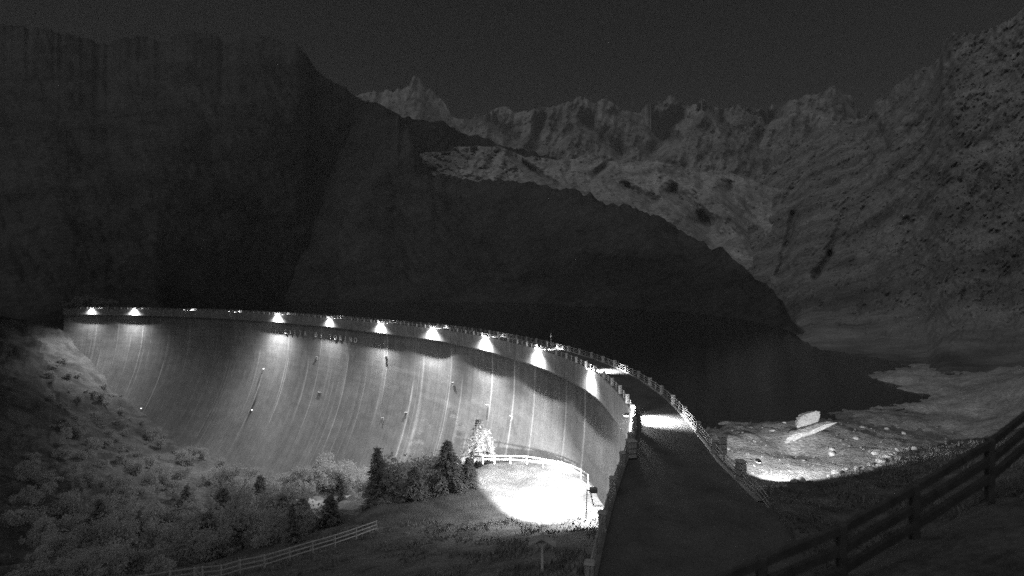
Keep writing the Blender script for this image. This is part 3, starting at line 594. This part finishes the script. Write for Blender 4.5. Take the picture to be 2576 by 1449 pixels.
for i in range(285):
    if i < 34:                                   # stones along the edge of the dark slope
        px = rr.uniform(1916, 2300); Y = float(np.interp((px - CX) / F * 45, [17, 26, 35.4, 47.8], [37.5, 43.5, 50, 58])); Y = np.interp(px, [1915, 2060, 2200, 2350], [38.2, 44.0, 50.6, 58.6]) + rr.uniform(-.5, .4); s = rr.uniform(.18, .45)
        g = 'stones lining the edge of the dark slope'; lab = 'stone in the ragged row along the edge of the dark right slope'
    else:
        px = rr.uniform(1830, 2400); Y = rr.uniform(44, 72); s = rr.uniform(.05, .17) * (2.4 if rr.random() < .12 else 1)
        g = 'stones on the lit gravel shore'; lab = 'loose stone on the brightly lit gravel shore beyond the parapet'
    p = px_ground(px, Y, z_up)
    if p[2] < WZ + .1: continue
    o = obj('stone', (rocks if s > .3 and i > 34 else peb)[i % 5], None, (p[0], p[1], p[2] + s * .15)); o.scale = (s * rr.uniform(.8, 1.4), s * rr.uniform(.8, 1.3), s * rr.uniform(.7, 1.1)); o.rotation_euler = (rr.uniform(-.3, .3), rr.uniform(-.3, .3), rr.uniform(0, 6)); tag(o, lab, 'stone', g)

# ------------------------------------------------------------------ fences
def zray(px, py, Y): return at(px, py, Y)
# path fence at the lower left
fp = [(947, 1336, 54), (896, 1355, 51.5), (842, 1374, 49), (786, 1391, 47), (728, 1409, 45), (665, 1429, 43), (603, 1443, 41.3), (556, 1457, 40), (509, 1462, 39), (489, 1465, 38.6), (428, 1474, 37.5), (368, 1484, 36.5), (300, 1494, 35.5), (230, 1504, 34.5)]
root = empty('wooden_fence', at(*fp[0])); tag(root, 'thin three rail fence along the path above the valley, lower left', 'fence'); r0 = Vector(at(*fp[0]))
pts = [Vector(at(*q)) - r0 for q in fp]
for q in pts:
    b = MB(); b.box((0, 0, .5), (.12, .12, 1.25), None, .02); obj('post', b.mesh('post', M_wood), root, q)
for h in (1.05, .68, .3):
    b = MB()
    for a_, c_ in zip(pts[:-1], pts[1:]): b.beam(a_ + Vector((0, 0, h)), c_ + Vector((0, 0, h)), .05, .08)
    obj('rail', b.mesh('rail', M_wood), root)
b = MB(); p8, p9 = pts[8], pts[9]
b.beam(p9 + Vector((0, 0, 1.1)), p8 + Vector((0, 0, .35)), .07, .1); b.beam(p9 + Vector((0, 0, .7)), p8 + Vector((0, 0, 0)), .07, .1); obj('brace', b.mesh('brace', M_wood), root)
# yard fence
yf = [at(1150, 1174, 76.5), at(1222, 1168, 77.4)] + [at(x, y, Y) for x, y, Y in [(1283, 1165, 77.5), (1325, 1164, 78), (1366, 1167, 77.5), (1404, 1174, 76), (1437, 1184, 73.8), (1462, 1197, 71), (1476, 1211, 68.5)]]
yf = [np.array([q[0], q[1], YARD_Z + .02]) for q in yf]
yf[1:] = [atz(x, y, YARD_Z) for x, y in [(1222, 1166), (1262, 1162.5), (1325, 1172), (1366, 1176), (1404, 1183), (1437, 1192), (1462, 1204), (1478, 1217)]][:len(yf) - 1]
yf = [atz(x, y, YARD_Z) for x, y in [(1215, 1166), (1244, 1166), (1284, 1166.5), (1325, 1168), (1366, 1174.5), (1404, 1182), (1435, 1191), (1461, 1203), (1479, 1217)]]
root = empty('wooden_fence', yf[0]); tag(root, 'white lit two rail fence round the bright yard', 'fence'); r0 = Vector(yf[0]); pts = [Vector(q) - r0 for q in yf]
for q in pts:
    b = MB(); b.box((0, 0, .6), (.18, .18, 1.3), None, .02); obj('post', b.mesh('post', M_wood), root, q)
for h in (1.15, .62):
    b = MB()
    for a_, c_ in zip(pts[:-1], pts[1:]): b.beam(a_ + Vector((0, 0, h)), c_ + Vector((0, 0, h)), .06, .15)
    obj('rail', b.mesh('rail', M_wood), root)
# added rails on the camera slope, a solid stand-in for fence shadows
nf = [at(2660, 975, 14.2), at(2490, 1108, 12), at(2300, 1222, 11), at(2117, 1322, 10), at(1916, 1405, 9.4), at(1740, 1478, 9)]
root = empty('shadow_rails', nf[3] - np.array([0, 0, 1.15])); tag(root, 'dark rails close by in place of a fence shadow, sweeping across the lower right corner', 'fence'); r0 = Vector(nf[3] - np.array([0, 0, 1.15]))
pts = [Vector(q) - r0 - Vector((0, 0, 1.15)) for q in nf]
for q in pts:
    b = MB(); b.box((0, 0, .45), (.17, .17, 1.5), None, .03); obj('post', b.mesh('post', M_darkbar), root, q)
for h in (1.08, .68, .28):
    b = MB()
    for a_, c_ in zip(pts[:-1], pts[1:]): b.beam(a_ + Vector((0, 0, h)), c_ + Vector((0, 0, h)), .09, .17)
    obj('rail', b.mesh('rail', M_darkbar), root)

# roofed notice board by the path
pb = at(1364, 1449, 31.5); zb = float(z_down(np.array([pb[0]]), np.array([pb[1]]))[0]); top = at(1366, 1350, 31.5)[2]
root = empty('roofed_notice_post', (pb[0], pb[1], zb), R(-6)); tag(root, 'small roofed wooden signpost on the dark grass by the parapet', 'signpost'); H = top - zb
b = MB(); b.box((0, 0, (H - .3) / 2), (.14, .14, H - .3), None, .02); obj('post', b.mesh('post', M_letter), root)
b = MB()
for s in (-1, 1):
    q = Matrix.Rotation(s * R(27), 3, 'Y'); b.box((s * .40, 0, H - .22), (.93, .75, .05), q)
b.box((0, 0, H - .01), (.16, .78, .07)); obj('roof', b.mesh('roof', M_wood), root)
b = MB(); b.box((0, .0, H - .34), (1.1, .1, .09), None, .01); b.beam((-.42, 0, H - .36), (-.06, 0, H - .75), .06, .06); b.beam((.42, 0, H - .36), (.06, 0, H - .75), .06, .06); obj('brace', b.mesh('brace', M_wood), root)

# ------------------------------------------------------------------ plants
def cards(m, pts, size, rnd, name, up=.0, flat=.0):
    V = []; Fc = []
    for (x, y, z), s in zip(pts, size):
        a = Vector((rnd.gauss(0, 1), rnd.gauss(0, 1), rnd.gauss(0, 1) * (1 - flat))).normalized(); b_ = a.cross(Vector((rnd.gauss(0, 1), rnd.gauss(0, 1), rnd.gauss(0, 1)))).normalized()
        n = len(V); c = Vector((x, y, z)); V += [tuple(c - a * s), tuple(c + b_ * s * .5), tuple(c + a * s), tuple(c - b_ * s * .5)]; Fc.append((n, n + 1, n + 2, n + 3))
    return mesh(name, V, Fc, m)
def conifer(seed, H, sp, m, dens=1.0, thin=False):
    r = random.Random(seed); V = []; Fc = []; tr = MB(); tr.tube([(0, 0, -.5), (r.uniform(-.05, .05), 0, H * .5), (0, 0, H)], [H * .02, H * .013, .02], 6)
    z = H * (.06 if not thin else .25)
    while z < H * .98:
        k = 1 - z / H; L = sp * k ** (.8 if sp < 3.85 or sp > 4 else .85) * r.uniform(.75, 1.15) + .08
        for j in range(int(6 + 5 * k)):
            an = r.uniform(0, 6.283); Lb = L * r.uniform(.6, 1.1); dr = -.28 * Lb * r.uniform(.4, 1.2)
            if thin and r.random() < .5: Lb *= .6
            d = Vector((math.cos(an), math.sin(an), 0)); a0 = Vector((0, 0, z)); a1 = a0 + d * Lb + Vector((0, 0, dr))
            if Lb > .5: tr.tube([a0, a1], [.035, .01], 4)
            nn = int((5 + Lb * 9) * dens)
            for q in range(nn):
                t = r.uniform(.15, 1); c = a0.lerp(a1, t) + Vector((r.gauss(0, .09), r.gauss(0, .09), r.gauss(0, .06))) * (.5 + Lb * .5)
                dd = (d * r.uniform(.3, 1) + Vector((r.gauss(0, .6), r.gauss(0, .6), r.gauss(-.2, .25)))).normalized(); s = r.uniform(.16, .38) * (.6 + .4 * sp / 2)
                w = dd.cross(Vector((r.gauss(0, .4), r.gauss(0, .4), 1))).normalized() * s * .28; n = len(V)
                V += [tuple(c - w), tuple(c + dd * s * 1.3), tuple(c + w)]; Fc.append((n, n + 1, n + 2))
        z += H * r.uniform(.022, .04)
    return mesh('crown', V, Fc, m), tr.mesh('trunk', M_bark)
def bushy(seed, H, Wd, m, n=900, leaf=.3, trunk=True):
    r = random.Random(seed); bl_ = [(Vector((r.gauss(0, .3) * Wd, r.gauss(0, .3) * Wd, H * r.uniform(.3, .85))), r.uniform(.10, .34) * min(Wd, H)) for _ in range(17)]
    pts = []; sz = []
    for _ in range(n):
        c, R_ = r.choice(bl_); d = Vector((r.gauss(0, 1), r.gauss(0, 1), r.gauss(0, 1))).normalized() * R_ * r.uniform(.3, 1.1) ** .6
        p = c + d + Vector((r.gauss(0, .07), r.gauss(0, .07), r.gauss(0, .09))) * H; pts.append((p.x, p.y, max(.1, p.z))); sz.append(leaf * r.uniform(.6, 1.3))
    cr = cards(m, pts, sz, r, 'crown'); tr = MB()
    for c, R_ in bl_[:5]: tr.tube([(0, 0, -.5), (c.x * .4, c.y * .4, c.z * .5), (c.x, c.y, c.z)], [H * .02, H * .012, .02], 5)
    return cr, tr.mesh('trunk', M_bark)
def plant(name, pr, loc, s, label, cat, group=None, rz=None):
    r = empty(name, loc, rr.uniform(0, 6.28) if rz is None else rz); r.scale = (s, s, s); tag(r, label, cat, group); obj('crown', pr[0], r); obj('trunk', pr[1], r); return r
con = [conifer(1, 8.5, 4.2, M_needle, 2.4), conifer(2, 6.0, 3.4, M_needle, 2.2), conifer(3, 7.0, 1.9, M_needle, 1.6), conifer(4, 9.5, 3.9, M_larch, 2.6, False), conifer(5, 5.5, .9, M_needle, .35, True)]
bus = [bushy(11, 5.5, 5, M_leaf, 1500, .34), bushy(12, 4.2, 5.5, M_leaf, 1300, .3), bushy(13, 7, 4.5, M_leaf, 1600, .36), bushy(14, 2.4, 3.2, M_leaf, 700, .22), bushy(15, 3, 3.5, M_needle, 800, .24)]
def gz(px, Y, zf=z_down): return px_ground(px, Y, zf)
# singled out trees round the yard (px, base depth, pixel top, prototype)
named = [(1125, 66, 1105, 0, 8.5, 'tallest dark spruce left of the bright yard', 'spruce'),
         (1042, 63, 1172, 1, 6.0, 'squat dark spruce left of the tall spruce', 'spruce'),
         (1178, 67, 1150, 1, 6.0, 'short dark spruce touching the left edge of the bright yard', 'spruce'),
         (1206, 86, 1048, 3, 9.5, 'pale sparse larch behind the fence, rising against the dam face', 'larch'),
         (1238, 80, 1108, 4, 5.5, 'thin bare dark conifer right of the pale larch', 'conifer'),
         (950, 72, 1122, 2, 7.0, 'slender grey conifer above the rounded yard end', 'conifer'),
         (975, 66, 1190, 1, 6.0, 'small ragged spruce at the rounded end of the yard', 'spruce')]
for px, Y, pyt, k, H0, lab, cat in named:
    p = gz(px, Y); Ht = at(px, pyt, Y)[2] - p[2]; plant(cat + '_tree' if cat != 'conifer' else 'conifer_tree', con[k], p, max(.3, Ht / H0), lab, cat)
for px, Y, k, s, lab in [(1000, 75, 2, .95, 'pale round shrub behind the slender grey conifer'), (1030, 80, 0, .9, 'pale bush between the slender conifer and the squat spruce'), (1075, 84, 2, .9, 'bright bush showing left of the tall spruce top'),
                         (1090, 78, 1, .8, 'low pale bush at the foot of the tall spruce'), (1000, 65, 3, .8, 'small shrub at the yard edge below the ragged spruce'), (968, 62.5, 3, .6, 'tiny shrub on the rounded yard corner'), (1050, 62.5, 3, .5, 'tiny shrub under the squat spruce'),
                         (1165, 92, 0, .9, 'pale bush behind and left of the larch')]:
    plant('shrub', bus[k], gz(px, Y), s, lab, 'shrub')
VX = [712, 760, 735, 560, 590, 830, 655, 520, 350, 250, 470, 860]; ORD = ['first', 'second', 'third', 'fourth', 'fifth', 'sixth', 'seventh', 'eighth', 'ninth', 'tenth', 'eleventh', 'last']
# valley conifers
for i, (px, Y, s, k) in enumerate([(712, 92, 1.1, 1), (760, 85, .9, 1), (735, 70, .8, 2), (560, 100, 1.2, 0), (590, 115, 1.0, 2), (830, 78, .8, 1), (655, 130, 1.0, 0), (520, 84, 1.2, 1), (350, 110, 1.1, 2), (250, 120, 1.0, 0), (470, 160, .9, 0), (860, 110, .7, 2)]):
    plant('spruce_tree', con[k], gz(px, Y), s, 'dark valley spruce, ' + ORD[sorted(VX).index(px)] + ' of the twelve counted from the left', 'spruce', 'dark spruces in the valley')
# scrub and broadleaf trees by zone: (px range, depth range, count, scale range, label, group)
zones = [((580, 960), (150, 205), 60, (.7, 1.35), 'bush at the dam foot', 'broadleaf belt at the dam foot'),
         ((150, 560), (190, 300), 70, (.5, 1.2), 'bush on the steep left abutment slope', 'bushes on the left abutment slope'),
         ((60, 500), (95, 190), 84, (.4, 1.1), 'bush on the dark lower valley side', 'bushes on the lower left valley side'),
         ((470, 730), (72, 130), 30, (.5, 1.2), 'bush in the gully below the path fence', 'bushes below the path fence'),
         ((20, 430), (60, 97), 20, (.35, .7), 'bush on the near dark bank', 'bushes on the near lower left bank'),
         ((120, 420), (240, 345), 60, (.4, .9), 'bush beside the left dam edge', 'bushes up the left dam edge'),
        ((940, 1190), (90, 125), 20, (.6, 1.1), 'bush behind the yard trees', 'bushes behind the yard trees')]
for xr, yr, n, sr, lab, g in zones:
    for _ in range(n):
        px = rr.uniform(*xr); Y = rr.uniform(*yr); p = gz(px, Y); u_, s_ = sdist(np.array([p[0]]), np.array([p[1]]))
        if s_[0] < 8: continue
        fz = p[2]; lim = prof(-fz) if fz < 0 else 0
        if s_[0] < lim + 2: continue
        sc_ = rr.uniform(*sr); nb = min(lampdat, key=lambda q: abs(q[0] - px)); tr_ = (Y - yr[0]) / (yr[1] - yr[0]); sz_ = (sc_ - sr[0]) / (sr[1] - sr[0])
        szw = 'small' if sz_ < .33 else ('medium' if sz_ < .66 else 'large'); row = 'front' if tr_ < .33 else ('middle' if tr_ < .66 else 'back')
        colw = {228: 'first', 335: 'second', 462: 'third', 575: 'fourth', 695: 'fifth', 825: 'sixth', 953: 'seventh', 1083: 'eighth', 1215: 'ninth'}.get(nb[0], 'ninth')
        if px < 120: colw = None
        where = ('below the %s lamp' % colw) if colw else 'close to the picture edge'
        plant('bush', bus[rr.choice([0, 1, 2, 3, 1, 4])], p, sc_, '%s %s, %s row, %s' % (szw, lab, row, where), 'bush', g)

# bushes by the far left end of the crest, lit by the first lamp
for px, Y, z, sc in [(205, 384, -1, 1.5), (228, 388, 0, 1.7), (250, 386, -1, 1.3), (188, 380, -3, 1.4), (272, 390, -1, 1.2)]:
    p = at(px, 745, Y); plant('bush', bus[0], (p[0], p[1], z), sc, 'bush behind the first lamp at the far left end of the crest', 'bush', 'bushes at the far end of the crest')

# left valley side, outside the frame to the left, that shades the crest from the low moon
foot = [(-90, -260, 10), (-88, -100, 10), (-88, -20, 6), (-100, 40, 0), (-140, 100, -20), (-215, 180, -32), (-300, 262, -28), (-372, 332, -14), (-420, 372, -8)]
ridge = [(-240, -260, 112), (-230, -100, 126), (-222, 0, 134), (-250, 60, 155), (-295, 115, 232), (-345, 200, 285), (-400, 300, 325), (-470, 380, 350), (-560, 460, 380)]
tt = np.linspace(0, 1, 90); ti = np.linspace(0, 1, len(foot)); FT = np.array([np.interp(tt, ti, [q[k] for q in foot]) for k in range(3)]).T; RG = np.array([np.interp(tt, ti, [q[k] for q in ridge]) for k in range(3)]).T
rw = np.linspace(0, 1.6, 60)[None, :, None]; V = FT[:, None] + (RG - FT)[:, None] * np.minimum(rw, 1.6); V[..., 2] = np.where(rw[..., 0] > 1, RG[:, None, 2] - (rw[..., 0] - 1) * 90, V[..., 2])
V[..., 2] += (fbm(V[..., 0] * .03, V[..., 1] * .03, 91, 5, True) - .55) * 22 * np.minimum(1, rw[..., 0] * 3)
o = obj('valley_side', fastmesh('valley_side', V.reshape(-1, 3), grid_faces(90, 60), M_shaded)); tag(o, kind='structure')

# haze volume, added to lift the dark distance
hz = MB(); hz.box((600, 2200, 640), (9000, 6000, 1560)); M_haze = bpy.data.materials.new('haze'); M_haze.use_nodes = True; nt = M_haze.node_tree; nt.nodes.clear()
ho = nd(nt, 'ShaderNodeOutputMaterial'); pv = nd(nt, 'ShaderNodeVolumePrincipled'); pv.inputs['Color'].default_value = (.9, .9, .9, 1); pv.inputs['Density'].default_value = HAZE_D
nt.links.new(pv.outputs[0], ho.inputs['Volume']); ho_ = obj('haze', hz.mesh('haze', M_haze)); tag(ho_, kind='stuff', label='thin haze added over the lake and valley')

p = at(1942, 806, 317); o = obj('rock_islet', rock_mesh(77, 3, (1, .8, .35)), None, (p[0], p[1], WZ + .2)); o.scale = (7, 6, 5); tag(o, 'pale low rock at the waterline of the far lake shore', 'rock')

# grass and weeds on the banks near the viewer
gr = random.Random(21); V = []; Fc = []
gx, gy = [], []
for _ in range(30000):
    Y = math.exp(gr.uniform(math.log(9), math.log(62))); px = gr.uniform(150, 2700); gx.append((px - CX) / F * Y); gy.append(Y)
gx, gy = np.array(gx), np.array(gy); gu, gd_ = sdist(gx, gy); wv = width(gu); zd = z_down(gx, gy); zu = z_up(gx, gy)
dn = vnoise(gx * .5, gy * .5, 71)
for x, y, sd_, w_, a_, b_, q in zip(gx, gy, gd_, wv, zd, zu, dn):
    if sd_ > .5: z = a_
    elif sd_ < -w_ - .4 and (x - .3) > 0: z = b_
    else: continue
    if q < .42: continue
    if sd_ > .5 and y > 56.5: continue
    if sd_ < 0 and y > np.interp(x, [17, 26, 35.4, 47.8], [37.5, 43.5, 50, 58]) - .5: continue
    for _ in range(3):
        a = gr.uniform(0, 6.28); h = gr.uniform(.12, .34) * (.6 + q); w = gr.uniform(.015, .04) + y * .0007; ox, oy = gr.gauss(0, .12), gr.gauss(0, .12); n = len(V)
        V += [(x + ox - w * math.cos(a), y + oy - w * math.sin(a), z - .03), (x + ox + w * math.cos(a), y + oy + w * math.sin(a), z - .03), (x + ox + gr.gauss(0, .12), y + oy + gr.gauss(0, .12), z + h)]; Fc.append((n, n + 1, n + 2))
tag(obj('grass', mesh('grass', V, Fc, M_blade)), 'rough grass tufts on the banks beside the crest road', 'grass', kind='stuff')
